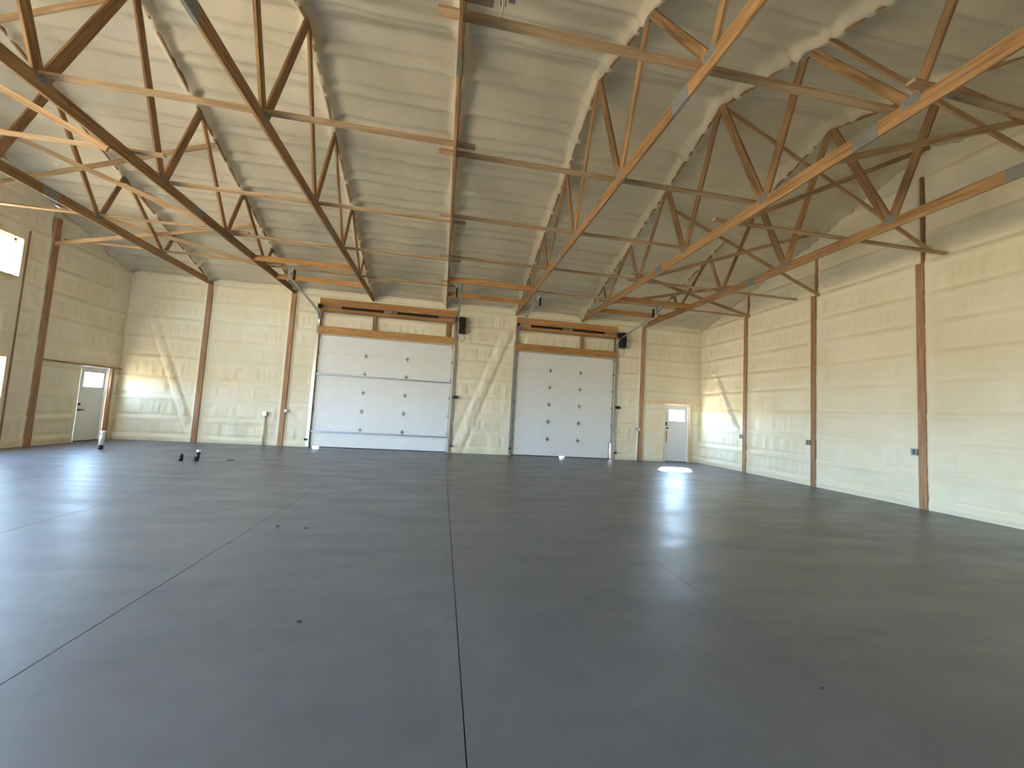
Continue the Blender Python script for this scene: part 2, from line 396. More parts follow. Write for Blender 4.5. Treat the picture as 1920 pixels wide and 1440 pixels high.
LPY = [11.36, 8.75, 6.45, 4.02]
gable('wall_right', XR, -1, RPY, [], 101, 'right gable wall of cream spray foam with bare wood posts', ((13.72, 4.45), (11.50, 0.55)))
gable('wall_left', XL, 1, LPY, LWIN + [LDOOR[:2] + (-1, LDOOR[3])], 151, 'left gable wall of spray foam with two stacked windows and a door')
# wall behind the camera
us = axis(XL-0.25, XR+0.25, 0.09); zs = axis(-0.03, 5.35, 0.09); U, Z = np.meshgrid(us, zs, indexing='ij')
P = np.stack([U, YN + 0.03*fbm(U, Z, 5) + girts(Z, U, GZ, 61), Z], -1)
grid_mesh('wall_front', P, np.ones((len(us)-1, len(zs)-1), bool), 'foam', label='foam covered wall behind the photographer', cat='wall')
# roof foam with ribs where it was sprayed over the top chords
xs_ = []
edges = [XL-0.3] + TX + [XR+0.3]
marks = sorted([XL-0.3, XR+0.3] + [t+o for t in TX for o in (-0.24, -0.12, -0.06, 0.06, 0.12, 0.24)])
xa = []
for u, v in zip(marks[:-1], marks[1:]):
    st = 0.02 if v-u < 0.13 else 0.055
    k = max(1, int(round((v-u)/st))); xa += list(np.linspace(u, v, k, endpoint=False))
us = np.array(xa+[marks[-1]]); ys = axis(YN-0.25, YF+0.30, 0.05, [YR])
U, Y = np.meshgrid(us, ys, indexing='ij')
base = ztop(Y) + 0.175
sy = np.where(Y > YR, YF-Y, Y-YN)           # distance up from the eave
PZ = np.arange(0.25, 8.0, 0.61)
H = 0.05*fbm(U*0.7, Y*0.9, 201) + 0.014*fbm(U*4, Y*4, 203)
H += 2.1*girts(sy, U, PZ, 221, 1.15) + 0.035*np.sin(2*np.pi*(sy-0.25)/0.61+0.8*vn(U*0.9, sy*0.4, 227))*np.clip(0.9+vn(U*0.8, sy*0.8, 229), 0.2, 1.3)*0.6
H += streaks(Y, U, list(np.arange(-10, 10.1, 1.22)), 233)*0.6
for i, t in enumerate(TX):
    d = U - t
    lump = 0.75 + 0.9*vn(Y*1.6, Y*0+i*9.1, 251+i) + 0.5*vn(Y*5.1, Y*0+i*3.3, 271+i)
    wl = 0.035 + 0.075*np.clip(0.45+1.1*vn(Y*2.3, Y*0+i*4.4+(d > 0)*7.7, 281+i)+0.7*vn(Y*7, U*3, 285), 0, 1.4)
    prof = np.exp(-(np.maximum(np.abs(d)-0.022, 0)/wl)**2)
    H += prof*np.clip(0.146 + 0.026*(lump-0.75), 0.125, 0.160)
    H += 0.022*np.exp(-((np.abs(d)-0.10)/0.12)**2)*np.clip(lump, 0.2, 1.5)
for xw in (XL, XR): H += 0.10*np.exp(-((U-xw)/0.13)**2)
P = np.stack([U, Y, base - H], -1)
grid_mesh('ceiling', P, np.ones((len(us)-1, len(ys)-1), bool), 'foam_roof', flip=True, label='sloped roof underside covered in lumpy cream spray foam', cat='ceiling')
# floor: concrete slabs between saw cuts
fl = empty('floor', (0, 6.5, 0), 'smooth grey troweled concrete floor with saw-cut joints', 'floor', None, 'structure')
JX = [-9.95, -8.34, -6.22, -4.10, -1.98, 0.20, 2.28, 9.95]
for i, (a, b_) in enumerate(zip(JX[:-1], JX[1:])):
    ga = 0.0012 if a > 2 else 0.003; gb = 0.0012 if b_ > 2 else 0.003
    MB().box((a+ga, -1.25, -0.12), (b_-gb, 14.15, 0.0)).build('slab', 'concrete', fl, origin=((a+b_)/2, 6.5, -0.12))
MB().box((-9.95, -1.25, -0.16), (9.95, 14.15, -0.022)).build('joint_filler', 'subgrade', fl, origin=(0, 6.5, -0.16))

# steel siding outside the foam
M['siding'] = simple('steel_siding', (0.35, 0.36, 0.38), 0.5, 0.3)
ya, yb = YF+0.15, YF+0.17
b_ = MB()
for x0, x1 in ((-9.95, G1[0]-0.07), (G1[1]+0.07, G2[0]-0.07), (6.305, RDOOR[0]-0.01), (RDOOR[1]+0.01, 9.95)): b_.box((x0, ya, -0.02), (x1, yb, 3.74))
b_.box((-9.95, ya, 3.74), (9.95, yb, 5.2)); b_.box((RDOOR[0]-0.01, ya, RDOOR[3]+0.01), (RDOOR[1]+0.01, yb, 3.74))
b_.build('siding', 'siding', bpy.data.objects['wall_back'])
MB().box((XR+0.17, YN-0.3, -0.02), (XR+0.19, YF+0.17, 8.2)).build('siding', 'siding', bpy.data.objects['wall_right'])

# ------------------------------------------------------------------ windows and daylight portals
def portal(name, loc, rot, sx_, sy_):
    ld = bpy.data.lights.new(name, 'AREA'); ld.shape = 'RECTANGLE'; ld.size = sx_; ld.size_y = sy_
    ld.cycles.is_portal = True
    o = bpy.data.objects.new(name, ld); col.objects.link(o); o.location = loc; o.rotation_euler = rot
    tag(o, 'daylight entering through ' + name.replace('_', ' '), 'light', None, 'structure')
wl_lab = {0: 'upper left-wall window with a raw wood jamb, blown out by daylight', 1: 'lower left-wall window with a raw wood jamb, cut by the picture edge'}
for i, (a, b_, z0, z1) in enumerate(LWIN):
    w = empty('window_%d' % (i+1), (XL-0.10, (a+b_)/2, z0), wl_lab.get(i, 'added unseen left-wall window, guessed to fill the room with daylight'), 'window', None, 'structure')
    T = 0.02; xo, xi = XL-0.20, XL+0.035
    for zz in (z0, z1-T):
        board('jamb_board', (xo+(xi-xo)/2, a, zz+T/2), (xo+(xi-xo)/2, b_, zz+T/2), xi-xo, T, (1, 0, 0), 'trimwood', w, 0.002)
    for yy in (a+T/2, b_-T/2):
        board('jamb_board', (xo+(xi-xo)/2, yy, z0+T), (xo+(xi-xo)/2, yy, z1-T), xi-xo, T, (1, 0, 0), 'trimwood', w, 0.002)
    f = MB(); fx0, fx1 = XL-0.17, XL-0.11; A, B_, C_, D_ = a+T, b_-T, z0+T, z1-T; k = 0.045
    f.box((fx0, A, C_), (fx1, B_, C_+k)).box((fx0, A, D_-k), (fx1, B_, D_)).box((fx0, A, C_), (fx1, A+k, D_)).box((fx0, B_-k, C_), (fx1, B_, D_))
    f.box((fx0+0.01, (A+B_)/2-0.022, C_), (fx1, (A+B_)/2+0.022, D_))
    f.build('sash_frame', 'vinyl', w)
    for ya, yb in ((A+k, (A+B_)/2-0.022), ((A+B_)/2+0.022, B_-k)):
        MB().box((XL-0.142, ya-0.005, C_+k-0.005), (XL-0.138, yb+0.005, D_-k+0.005)).build('pane', 'glass', w)
    portal('window_%d' % (i+1), (XL-0.19, (a+b_)/2, (z0+z1)/2), (0, -math.pi/2, 0), z1-z0, b_-a)

# ------------------------------------------------------------------ posts
def post(p0, p1, w, t, side, label, m='post'):
    return tag(board('wall_post', p0, p1, w, t, side, m), label, 'post', 'bare wood posts in the foam walls')
post((TX[0], YF-0.005, 0), (TX[0], YF-0.005, 4.92), 0.14, 0.14, (1, 0, 0), 'wood post on back wall under the leftmost roof truss')
post((TX[1], YF-0.005, 0), (TX[1], YF-0.005, 4.92), 0.14, 0.14, (1, 0, 0), 'wood post on back wall just left of the wide garage door')
post((TX[6], YF-0.005, 0), (TX[6], YF-0.005, 4.92), 0.14, 0.14, (1, 0, 0), 'wood post between narrow garage door and bright entry door')
rl = ['wood post on right wall nearest the back corner', 'middle wood post on the right wall in view', 'wood post on right wall nearest the camera in view']
for i, y in enumerate(RPY[:3]):
    post((XR+0.0, y, 0), (XR+0.0, y, 5.05), 0.14, 0.13, (0, 1, 0), rl[i])
    tag(board('post_extension', (XR+0.055, y, 5.05), (XR+0.055, y, 6.95 if i == 2 else 6.25), 0.045, 0.09, (0, 1, 0), 'post'),
        rl[i].replace('wood post on', 'upper post extension on').replace('middle wood post', 'middle upper post extension'), 'post', 'post extensions above the posts')
post((XL-0.0, LPY[0], 0), (XL-0.0, LPY[0], 5.55), 0.14, 0.13, (0, 1, 0), 'dark wood post on left wall beside the windows')
tag(board('wall_stud', (XL-0.008, 10.78, 0), (XL-0.008, 10.78, 4.98), 0.035, 0.05, (0, 1, 0), 'post'), 'narrow wood stud edge between left windows and post', 'stud')
post((XL-0.005, 13.575, 0), (XL-0.005, 13.575, 2.06), 0.10, 0.12, (0, 1, 0), 'short wood post at right side of left entry door')

# ------------------------------------------------------------------ trusses
def line_int(y): return float(ztop(y))
def build_truss():
    t = empty('roof_truss', (0, 0, ZC))
    th = 0.038
    cuts = [YN-0.02, 3.85, 8.54, YF+0.02]
    for a, b_ in zip(cuts[:-1], cuts[1:]):
        board('bottom_chord', (0, a, ZC+CH/2), (0, b_, ZC+CH/2), CH, th, (0, 0, 1), 'wood', t)
    up_ = Vector((0, SL, 1)).normalized()
    for s_, ye in ((1, YF+0.02), (-1, YN-0.02)):
        off = CH/2*math.sqrt(1+SL*SL)
        board('top_chord', (0, YR, line_int(YR)+off), (0, ye, line_int(ye)+off), CH, th, (0, 0, 1), 'wood', t)
    bn = [1.10, 3.10]; 
    webs = []
    for s_ in (1, -1):
        bot = [YR+s_*v for v in (1.06, 3.12, 5.12)]; top = [YR, YR+s_*1.83, YR+s_*3.66, YR+s_*5.45]
        for k in range(3):
            webs.append((bot[k], top[k], 0.14 if k == 0 else 0.10)); webs.append((bot[k], top[k+1], 0.14 if k == 0 else (0.10 if k == 1 else 0.089)))
    for yb, yt, w in webs:
        dy = -0.03 if yt < yb else 0.03
        board('web', (0, yb+dy, ZC+CH-0.02), (0, yt-dy*0.6, line_int(yt)+0.05), w, th-0.001, (0, 1, 0), 'wood', t)
    # steel plates pressed on both faces at joints and splices
    for s_ in (1, -1):
        for v in (1.06, 3.12, 5.12):
            y = YR+s_*v
            for x in (-1, 1):
                MB().box((x*0.0192-0.0008, y-0.085, ZC+CH-0.07), (x*0.0192+0.0008, y+0.085, ZC+CH+0.05)).build('connector_plate', 'plate', t)
        for v in (1.83, 3.66, 5.45):
            y = YR+s_*v; z = line_int(y)
            for x in (-1, 1):
                MB().box((x*0.0192-0.0008, y-0.09, z-0.07), (x*0.0192+0.0008, y+0.09, z+0.06)).build('connector_plate', 'plate', t)
    for y in (3.85, 8.54):
        for x in (-1, 1):
            MB().box((x*0.0192-0.0009, y-0.15, ZC+0.004), (x*0.0192+0.0009, y+0.15, ZC+CH-0.004)).build('splice_plate', 'plate', t)
        MB().box((-0.0195, y-0.15, ZC-0.0016), (0.0195, y+0.15, ZC+0.0005)).build('splice_plate', 'plate', t)
    return t
tl = ['leftmost wood roof truss, ending at the post in the left corner bay',
      'second wood roof truss from the left wall, ending left of the wide garage door',
      'third wood roof truss from left, ending over the wide garage door',
      'wood roof truss straight overhead, seen edge-on between the garage doors',
      'wood roof truss ending at the left corner of the narrow garage door',
      'wood roof truss ending above the right half of the narrow garage door',
      'rightmost wood roof truss, ending at post beside the bright entry door']
t0 = build_truss()
for i, x in enumerate(TX):
    o = t0 if i == 0 else copy_tree(t0, (x, 0, ZC))
    o.location = (x, 0, ZC); WL[o.name] = Vector((x, 0, ZC))
    tag(o, tl[i], 'roof truss', 'roof trusses across the building')

# ------------------------------------------------------------------ lateral braces laid flat on the bottom chords
ZB = ZC + CH + 0.019
def lateral(x0, x1, y, label, y1=None):
    tag(board('lateral_brace', (x0, y, ZB), (x1, y if y1 is None else y1, ZB), 0.089, 0.038, (0, 1, 0), 'brace'), label, 'brace', 'flat braces across the bottom chords')
ords = ['nearest', 'second nearest', 'third nearest', 'fourth nearest', 'farthest']
for k, (yl, yr) in enumerate(((3.36, 3.55), (5.40, 5.60), (7.72, 7.50), (9.80, 9.55), (11.85, 11.48))):
    lateral(TX[1]-0.15, TX[3]+0.28, yl, ords[k]+' flat brace spanning left from the overhead truss')
    lateral(TX[3]-0.22, TX[5]+0.2, yr, ords[k]+' flat brace spanning right from the overhead truss')
for k, (y, ya) in enumerate(((3.20, 3.38), (6.27, 6.22), (9.68, 9.63), (11.68, 11.68))):
    lateral(TX[5]-0.25, XR-0.05, y, ords[k]+' flat brace running into the right gable wall', ya)
for k, y in enumerate((6.84, 9.62, 11.58)):
    lateral(XL+0.05, TX[1]+0.45, y, ['nearest', 'middle', 'farthest'][k]+' flat brace running into the left gable wall')
# diagonal cross braces from the second-last trusses to the gable walls
def cross(y, a, b_, label, dy=0.0):
    tag(board('cross_brace', (a[0], y+dy, a[1]), (b_[0], y+dy, b_[1]), 0.089, 0.036, (0, 0, 1), 'brace'), label, 'brace', 'diagonal braces to the gable walls')
xf, xb = TX[5], TX[1]
for k, (y, d, l_) in enumerate(((4.30, ((xf, 6.72), (XR, 5.30)), ((xf, 4.96), (9.55, 6.66))),
                    (6.45, ((xf, 7.46), (XR, 5.24)), ((xf, 5.04), (9.59, 7.45))),
                    (8.95, ((xf, 7.00), (XR, 5.04)), ((xf, 4.97), (9.60, 6.74))),
                    (11.40, ((xf, 6.18), (XR, 5.03)), ((xf, 4.96), (9.60, 6.08))))):
    o_ = ['nearest', 'second', 'third', 'farthest'][k]
    cross(y, *d, o_+' diagonal brace dropping from truss top to the right wall', 0.02)
    cross(y, *l_, o_+' diagonal brace rising from bottom chord to the right wall', -0.02)
for k, (y, d, l_) in enumerate(((6.45, ((xb, 7.30), (XL, 4.98)), ((xb, 4.86), (XL, 7.08))),
                    (8.90, ((xb, 6.63), (XL, 4.83)), ((xb, 4.92), (XL, 6.58))),
                    (11.30, ((xb, 6.02), (XL, 4.90)), ((xb, 4.92), (XL, 5.90))))):
    o_ = ['nearest', 'second', 'farthest'][k]
    cross(y, *d, o_+' diagonal brace dropping from truss top to the left wall', 0.02)
    cross(y, *l_, o_+' diagonal brace rising from bottom chord to the left wall', -0.02)
# blocking beams that carry the garage door tracks
for (i, j, wh) in ((1, 2, 'left end of the wide garage door'), (3, 4, 'gap between the garage doors'), (5, 6, 'right end of the narrow garage door')):
    for y, nf in ((10.88, 'nearer'), (12.32, 'farther')):
        tag(board('blocking_beam', (TX[i]+0.019, y, ZC+0.075), (TX[j]-0.019, y, ZC+0.075), 0.14, 0.038, (0, 0, 1), 'header'),
            nf+' blocking beam between trusses above '+wh, 'beam', 'track blocking beams')

# ------------------------------------------------------------------ garage doors
PH = 3.66/6
hm = MB(); hm.box((-0.022, -0.012, -0.075), (0.022, 0, 0.075)).box((-0.055, -0.022, -0.02), (0.055, -0.004, 0.02)).tube([(-0.06, -0.022, 0), (0.06, -0.022, 0)], 0.011, 8)
hinge_me = hm.mesh('hinge'); hinge_me.materials.append(M['hinge'])
em = MB(); em.box((-0.03, -0.010, -0.06), (0.03, 0, 0.06)).box((-0.05, -0.028, -0.018), (0.035, -0.006, 0.018))
endh_me = em.mesh('end_hinge'); endh_me.materials.append(M['hinge'])
def garage(name, g_, label, struts, leak):
    x0, x1 = g_[0], g_[1]; yd = YF+0.03; th = 0.048
    d = empty(name, ((x0+x1)/2, yd, 0), label, 'garage door', None, 'structure')
    ex = 0.05
    for k in range(6):
        z0 = k*PH + (0.025 if k == 0 else 0.0055); z1 = (k+1)*PH - 0.0055 + (0.05 if k == 5 else 0)
        xr = x1+ex - (0.080 if (leak == 'right' and k == 0) else 0)
        m_ = MB().box((x0-ex, yd, z0), (xr, yd+th, z1)).box((x0-ex, yd+th*0.35, z1-0.01), (xr, yd+th*0.9, z1+0.016))
        p_ = m_.build('panel', 'white', d)
        tag(p_, 'white insulated door panel')
        for sx_ in (x0-ex+0.035, xr-0.035):          # steel end caps
            MB().box((sx_-0.032, yd-0.0025, z0+0.004), (sx_+0.032, yd+0.002, z1-0.004)).build('end_stile', 'galv', p_)
        if k < 5:
            z = (k+1)*PH
            for xh in (x0+(x1-x0)*0.347, x0+(x1-x0)*0.655):
                link('hinge', hinge_me, None, p_, Matrix.Translation((xh, yd, z)))
        for sx_, s_ in ((x0-0.0, 1), (x1+0.0, -1)):
            zz = (k+1)*PH if k < 5 else 3.60
            link('roller_hinge', endh_me, None, p_, Matrix.Translation((sx_, yd-0.004, zz)))
    if struts:
        for z in (2.345, 0.50):
            s_ = MB().box((x0-0.02, yd-0.055, z-0.004), (x1+0.02, yd-0.001, z+0.022)).box((x0-0.02, yd-0.058, z-0.018), (x1+0.02, yd-0.052, z+0.034))
            s_.build('strut', 'strut', d)
    gaps = [(-4.02, -3.82)] if leak == 'left' else [(4.22, 4.40)]
    a = x0-ex
    for g0, g1 in gaps + [(x1+ex, None)]:
        MB().box((a, yd+0.002, 0.0), (g0, yd+th-0.004, 0.04)).build('bottom_seal', 'rubber', d)
        a = g1
    # stop trim above the door
    MB().box((x0-ex, yd-0.012, 3.64), (x1+ex, yd+0.03, 3.675)).build('top_seal', 'hinge', d)
    return d
garage('door_1', G1, 'wide white sectional garage door with two steel struts, left of the pair', True, 'left')
garage('door_2', G2, 'narrower white sectional garage door without struts, right of the pair', False, 'right')
portal('garage_door_gap', (6.14, YF+0.10, 0.3), (-math.pi/2, 0, 0), 0.08, 0.6)

tag(MB().box((6.19, YF+0.09, 0.0), (6.30, YF+0.42, 3.8)).build('sun_blocker', 'white'), 'added sun-blocking board beside the narrow garage door, outside the wall', 'trim', None, 'structure')  # unseen board added outside to keep the sun out of the side gap
# headers, cripples and side jambs round the doors
for g_, wh, cr_ in ((G1, 'wide left garage door', (-2.42, 0.02)), (G2, 'narrow right garage door', (4.86,))):
    x0, x1 = g_[0]-0.06, g_[1]+0.06
    tag(board('header_beam', (x0, YF-0.02, 4.655), (x1, YF-0.02, 4.655), 0.40, 0.08, (0, 0, 1), 'header'), 'upper wood header behind the springs of the '+wh, 'beam', 'garage door headers')
    tag(board('header_beam', (x0, YF-0.02, 3.80), (x1, YF-0.02, 3.80), 0.245, 0.08, (0, 0, 1), 'header'), 'lower wood header directly above the '+wh, 'beam', 'garage door headers')
    tag(board('header_ledger', (x0+0.06, YF-0.01, 4.425), (x1-0.02, YF-0.01, 4.425), 0.05, 0.07, (0, 0, 1), 'post'), 'thin wood ledger under the upper header of the '+wh, 'ledger')
    for k, x in enumerate(cr_):
        tag(board('cripple_stud', (x, YF+0.03, 3.92), (x, YF+0.03, 4.40), 0.11 if k == 0 else 0.13, 0.08, (1, 0, 0), 'post'),
            ('short cripple stud above right end of the ' if k else 'short cripple stud between headers of the ')+wh, 'stud', 'cripple studs between the headers')
    for x, sd in ((x0+0.03, 'left'), (x1-0.03, 'right')):
        tag(board('door_jamb', (x, YF+0.045, 0.0), (x, YF+0.045, 4.46), 0.075, 0.07, (1, 0, 0), 'post'), sd+' wood jamb of the '+wh, 'jamb')

# tracks, springs, openers
def track(x, side, wh, end):
    yb = YF-0.045
    r = 0.36; zt = 4.02
    t = empty('garage_door_track', (x, yb, 0), side+' steel track of the '+wh, 'door track', 'garage door tracks')
    prof = [(-0.030, -0.014), (0.030, -0.014), (0.030, 0.014), (-0.030, 0.014)]
    MB().sweep([(x, yb, 0.02), (x, yb, zt)], prof).build('vertical_track', 'galv', t)
    slope = math.atan2(0.28, 2.5); arc = []
    for k in range(11):
        a = (math.pi/2-slope)*k/10; arc.append((x, yb - r*(1-math.cos(a)), zt + r*math.sin(a)))
    MB().sweep(arc, prof).build('curved_track', 'galv', t)
    e = Vector(arc[-1]); dv = Vector((0, -math.cos(slope), math.sin(slope))); en = e + dv*((e.y-11.05)/math.cos(slope))
    MB().sweep([tuple(e), tuple(en)], prof).build('horizontal_track', 'galv', t)
    o = 0.045*end
    MB().box((x+o-0.02 if end > 0 else x+o-0.02, yb+0.0, 0.02), (x+o+0.02, yb+0.055, 3.98)).build('jamb_angle', 'galv', t)
    for z in (0.3, 1.2, 2.1, 3.0, 3.8):
        MB().box((min(x, x+o*1.6), yb+0.004, z-0.03), (max(x, x+o*1.6), yb+0.05, z+0.03)).build('track_bracket', 'galv', t)
    # hanger up to the blocking beam
    MB().box((x-0.018, en.y-0.01, en.z), (x+0.018, en.y+0.008, ZC+0.02)).build('hanger', 'galv', t)
    MB().tube([(x, en.y, en.z+0.02), (x-end*0.22, 10.90, ZC+0.01)], 0.014, 6).build('hanger', 'galv', t)
    MB().box((min(x-end*0.30, x+end*0.05), 10.86, ZC-0.022), (max(x-end*0.30, x+end*0.05), 10.90, ZC+0.006)).build('hanger_angle', 'galv', t)
    # push-down bumper at the end of the track
    MB().box((x-end*0.13-0.022, en.y-0.03, en.z-0.10), (x-end*0.13+0.022, en.y+0.03, en.z+0.16)).build('bumper', 'black', t)
    MB().box((min(x, x-end*0.13), en.y-0.012, en.z-0.012), (max(x, x-end*0.13), en.y+0.012, en.z+0.016)).build('bumper_arm', 'galv', t)
    return t
track(-4.135, 'left', 'wide garage door', -1); track(0.315, 'right', 'wide garage door', 1)
track(2.425, 'left', 'narrow garage door', -1); track(6.195, 'right', 'narrow garage door', 1)
def torsion(x0, x1, sp, wh):
    y, z = YF-0.15, 4.555
    t = empty('torsion_spring_shaft', ((x0+x1)/2, y, z), 'steel shaft with two black torsion springs over the '+wh, 'spring shaft', 'torsion spring shafts')
    MB().tube([(x0, y, z), (x1, y, z)], 0.014, 8).build('shaft', 'galv', t)
    for a, b_ in sp:
        k = int((b_-a)/0.018); pts = []; rs = []
        for i in range(k*2+1):
            pts.append((a+(b_-a)*i/(k*2), y, z)); rs.append(0.043 if i % 2 else 0.036)
        ts = MB().tube(pts, rs, 12).build('torsion_spring', 'spring', t)
        for xx in (a, b_): MB().tube([(xx-0.025, y, z), (xx+0.025, y, z)], 0.047, 12).build('spring_cone', 'spring', ts)
    c = (sp[0][1]+sp[1][0])/2
    MB().box((c-0.06, y-0.03, z-0.05), (c+0.06, YF-0.06, z+0.06)).build('center_bracket', 'plate', t)
    for xx in (x0+0.06, x1-0.06):
        MB().tube([(xx-0.045, y, z), (xx-0.02, y, z), (xx+0.02, y, z), (xx+0.045, y, z)], [0.055, 0.075, 0.062, 0.03], 14).build('cable_drum', 'black', t)
        MB().box((xx-0.075, y-0.07, z-0.08), (xx-0.066, YF-0.06, z+0.08)).build('bearing_plate', 'hinge', t)
torsion(-4.16, 0.36, [(-3.42, -2.16), (-1.66, -0.36)], 'wide garage door')
torsion(2.40, 6.24, [(2.92, 4.02), (4.47, 5.60)], 'narrow garage door')
def opener(x, wh):
    y = YF-0.16
    o = empty('garage_door_opener', (x, y, 4.05), 'black wall-mounted opener box beside the spring shaft of the '+wh, 'door opener', 'wall-mounted door openers')
    b_ = MB().box((x-0.11, y-0.10, 4.06), (x+0.11, y+0.10, 4.62)).build('body', 'black', o); bevel_box(b_.data, 0.02)
    MB().box((x-0.16, y-0.05, 4.48), (x-0.10, y+0.05, 4.60)).build('shaft_collar', 'black', o)
    MB().box((x-0.04, y-0.05, 4.035), (x+0.04, y+0.02, 4.07)).build('light_lens', 'hinge', b_)
    pts = []
    for k in range(14):
        a = math.pi*1.25*k/13; pts.append((x+0.02+0.14*math.sin(a)*0.7, y+0.04, 4.06-0.30*k/13-0.02*math.sin(a)))
    MB().tube(pts, 0.006, 6).build('power_cord', 'black', o)
opener(0.49, 'wide garage door'); opener(6.36, 'narrow garage door')
for x, wh in ((0.42, 'wide'), (6.30, 'narrow')):
    o = empty('door_lock', (x, YF-0.05, 1.85), 'small black automatic lock box on right track of the %s garage door' % wh, 'lock', 'track lock boxes')
    b_ = MB().box((x-0.09, YF-0.15, 1.83), (x+0.08, YF-0.062, 1.93)).build('body', 'black', o); bevel_box(b_.data, 0.008)
    MB().box((x-0.12, YF-0.075, 1.86), (x-0.085, YF-0.045, 1.90)).build('bolt', 'hinge', o)
    pts = [(x+0.02, YF-0.04, 1.83), (x+0.03, YF-0.04, 1.70), (x-0.01, YF-0.035, 1.3), (x+0.0, YF-0.035, 1.08), (x+0.10, YF-0.035, 1.06), (x+0.11, YF-0.035, 0.98), (x+0.01, YF-0.035, 0.96)]
    MB().tube(pts, 0.005, 6).build('wire', 'cable', o)
for x, s_, lab in ((-4.20, -1, 'left foot of the wide'), (0.37, 1, 'right foot of the wide'), (2.38, -1, 'left foot of the narrow'), (6.26, 1, 'right foot of the narrow')):
    o = empty('safety_sensor', (x, YF-0.09, 0.22), 'small black photo-eye sensor at %s garage door' % lab, 'sensor', 'photo-eye sensors')
    b_ = MB().box((x-0.03, YF-0.14, 0.21), (x+0.03, YF-0.07, 0.27)).build('body', 'black', o); bevel_box(b_.data, 0.008)
    MB().box((x-0.012, YF-0.075, 0.225), (x+0.012, YF-0.01, 0.255)).build('bracket', 'hinge', o)

# ------------------------------------------------------------------ entry doors
def entry_back():
    x0, x1, _, z1 = RDOOR; y = YF+0.03
    d = empty('door_3', ((x0+x1)/2, y, 0), 'white entry door with a bright window, in the back right corner', 'door', None, 'structure')
    fr = 0.045
    MB().box((x0-0.005, y-0.04, 0), (x0+fr, y+0.10, z1)).build('frame_side', 'vinyl', d)
    MB().box((x1-fr, y-0.04, 0), (x1+0.005, y+0.10, z1)).build('frame_side', 'vinyl', d)
    MB().box((x0, y-0.04, z1-fr), (x1, y+0.10, z1+0.005)).build('frame_head', 'vinyl', d)
    a, b_ = x0+fr, x1-fr; wx0, wx1, wz0, wz1 = 8.41, 9.03, 1.52, 1.93
    s_ = MB().box((a, y, 0.02), (b_, y+0.045, wz0)).box((a, y, wz1), (b_, y+0.045, z1-fr)).box((a, y, wz0), (wx0, y+0.045, wz1)).box((wx1, y, wz0), (b_, y+0.045, wz1))
    s_.build('door_slab', 'mandoor', d)
    f = MB()
    for q in (((wx0-.03, y-.012, wz0-.03), (wx1+.03, y, wz0)), ((wx0-.03, y-.012, wz1), (wx1+.03, y, wz1+.03)), ((wx0-.03, y-.012, wz0), (wx0, y, wz1)), ((wx1, y-.012, wz0), (wx1+.03, y, wz1))): f.box(*q)
    f.build('window_bead', 'vinyl', d)
    MB().box((wx0-.004, y+.02, wz0-.004), (wx1+.004, y+.024, wz1+.004)).build('pane', 'glass', d)
    k = MB().box((8.245, y-.045, 1.32), (8.305, y-.0, 1.46)); k.build('keypad_lock', 'black', d)
    MB().tube([(8.275, y, 1.235), (8.275, y-.06, 1.235), (8.275, y-.06, 1.235)], 0.026, 12).box((8.255, y-.075, 1.215), (8.37, y-.055, 1.255)).build('lever_handle', 'black', d)
    MB().box((8.268, y-.006, 0.72), (8.345, y-.0005, 1.12)).build('brown_strip', 'header', d)  # narrow brown strip on the slab near its handle edge
    MB().box((a, y-.01, 0), (b_, y+.06, 0.02)).build('threshold', 'rubber', d)
    portal('entry_door_window', ((wx0+wx1)/2, y+.07, (wz0+wz1)/2), (-math.pi/2, 0, 0), wx1-wx0, wz1-wz0)
entry_back()
tag(board('trim_1', (7.38, YF-0.03, 2.16), (9.62, YF-0.03, 2.16), 0.045, 0.10, (0, 0, 1), 'trimwood'), 'thin wood header strip above the back right entry door', 'trim', None, 'structure')
tag(board('trim_2', (RDOOR[1]+0.06, YF-0.035, 0), (RDOOR[1]+0.06, YF-0.035, 2.13), 0.085, 0.04, (1, 0, 0), 'trimwood'), 'bare wood jamb strip right of the back right entry door', 'trim', None, 'structure')
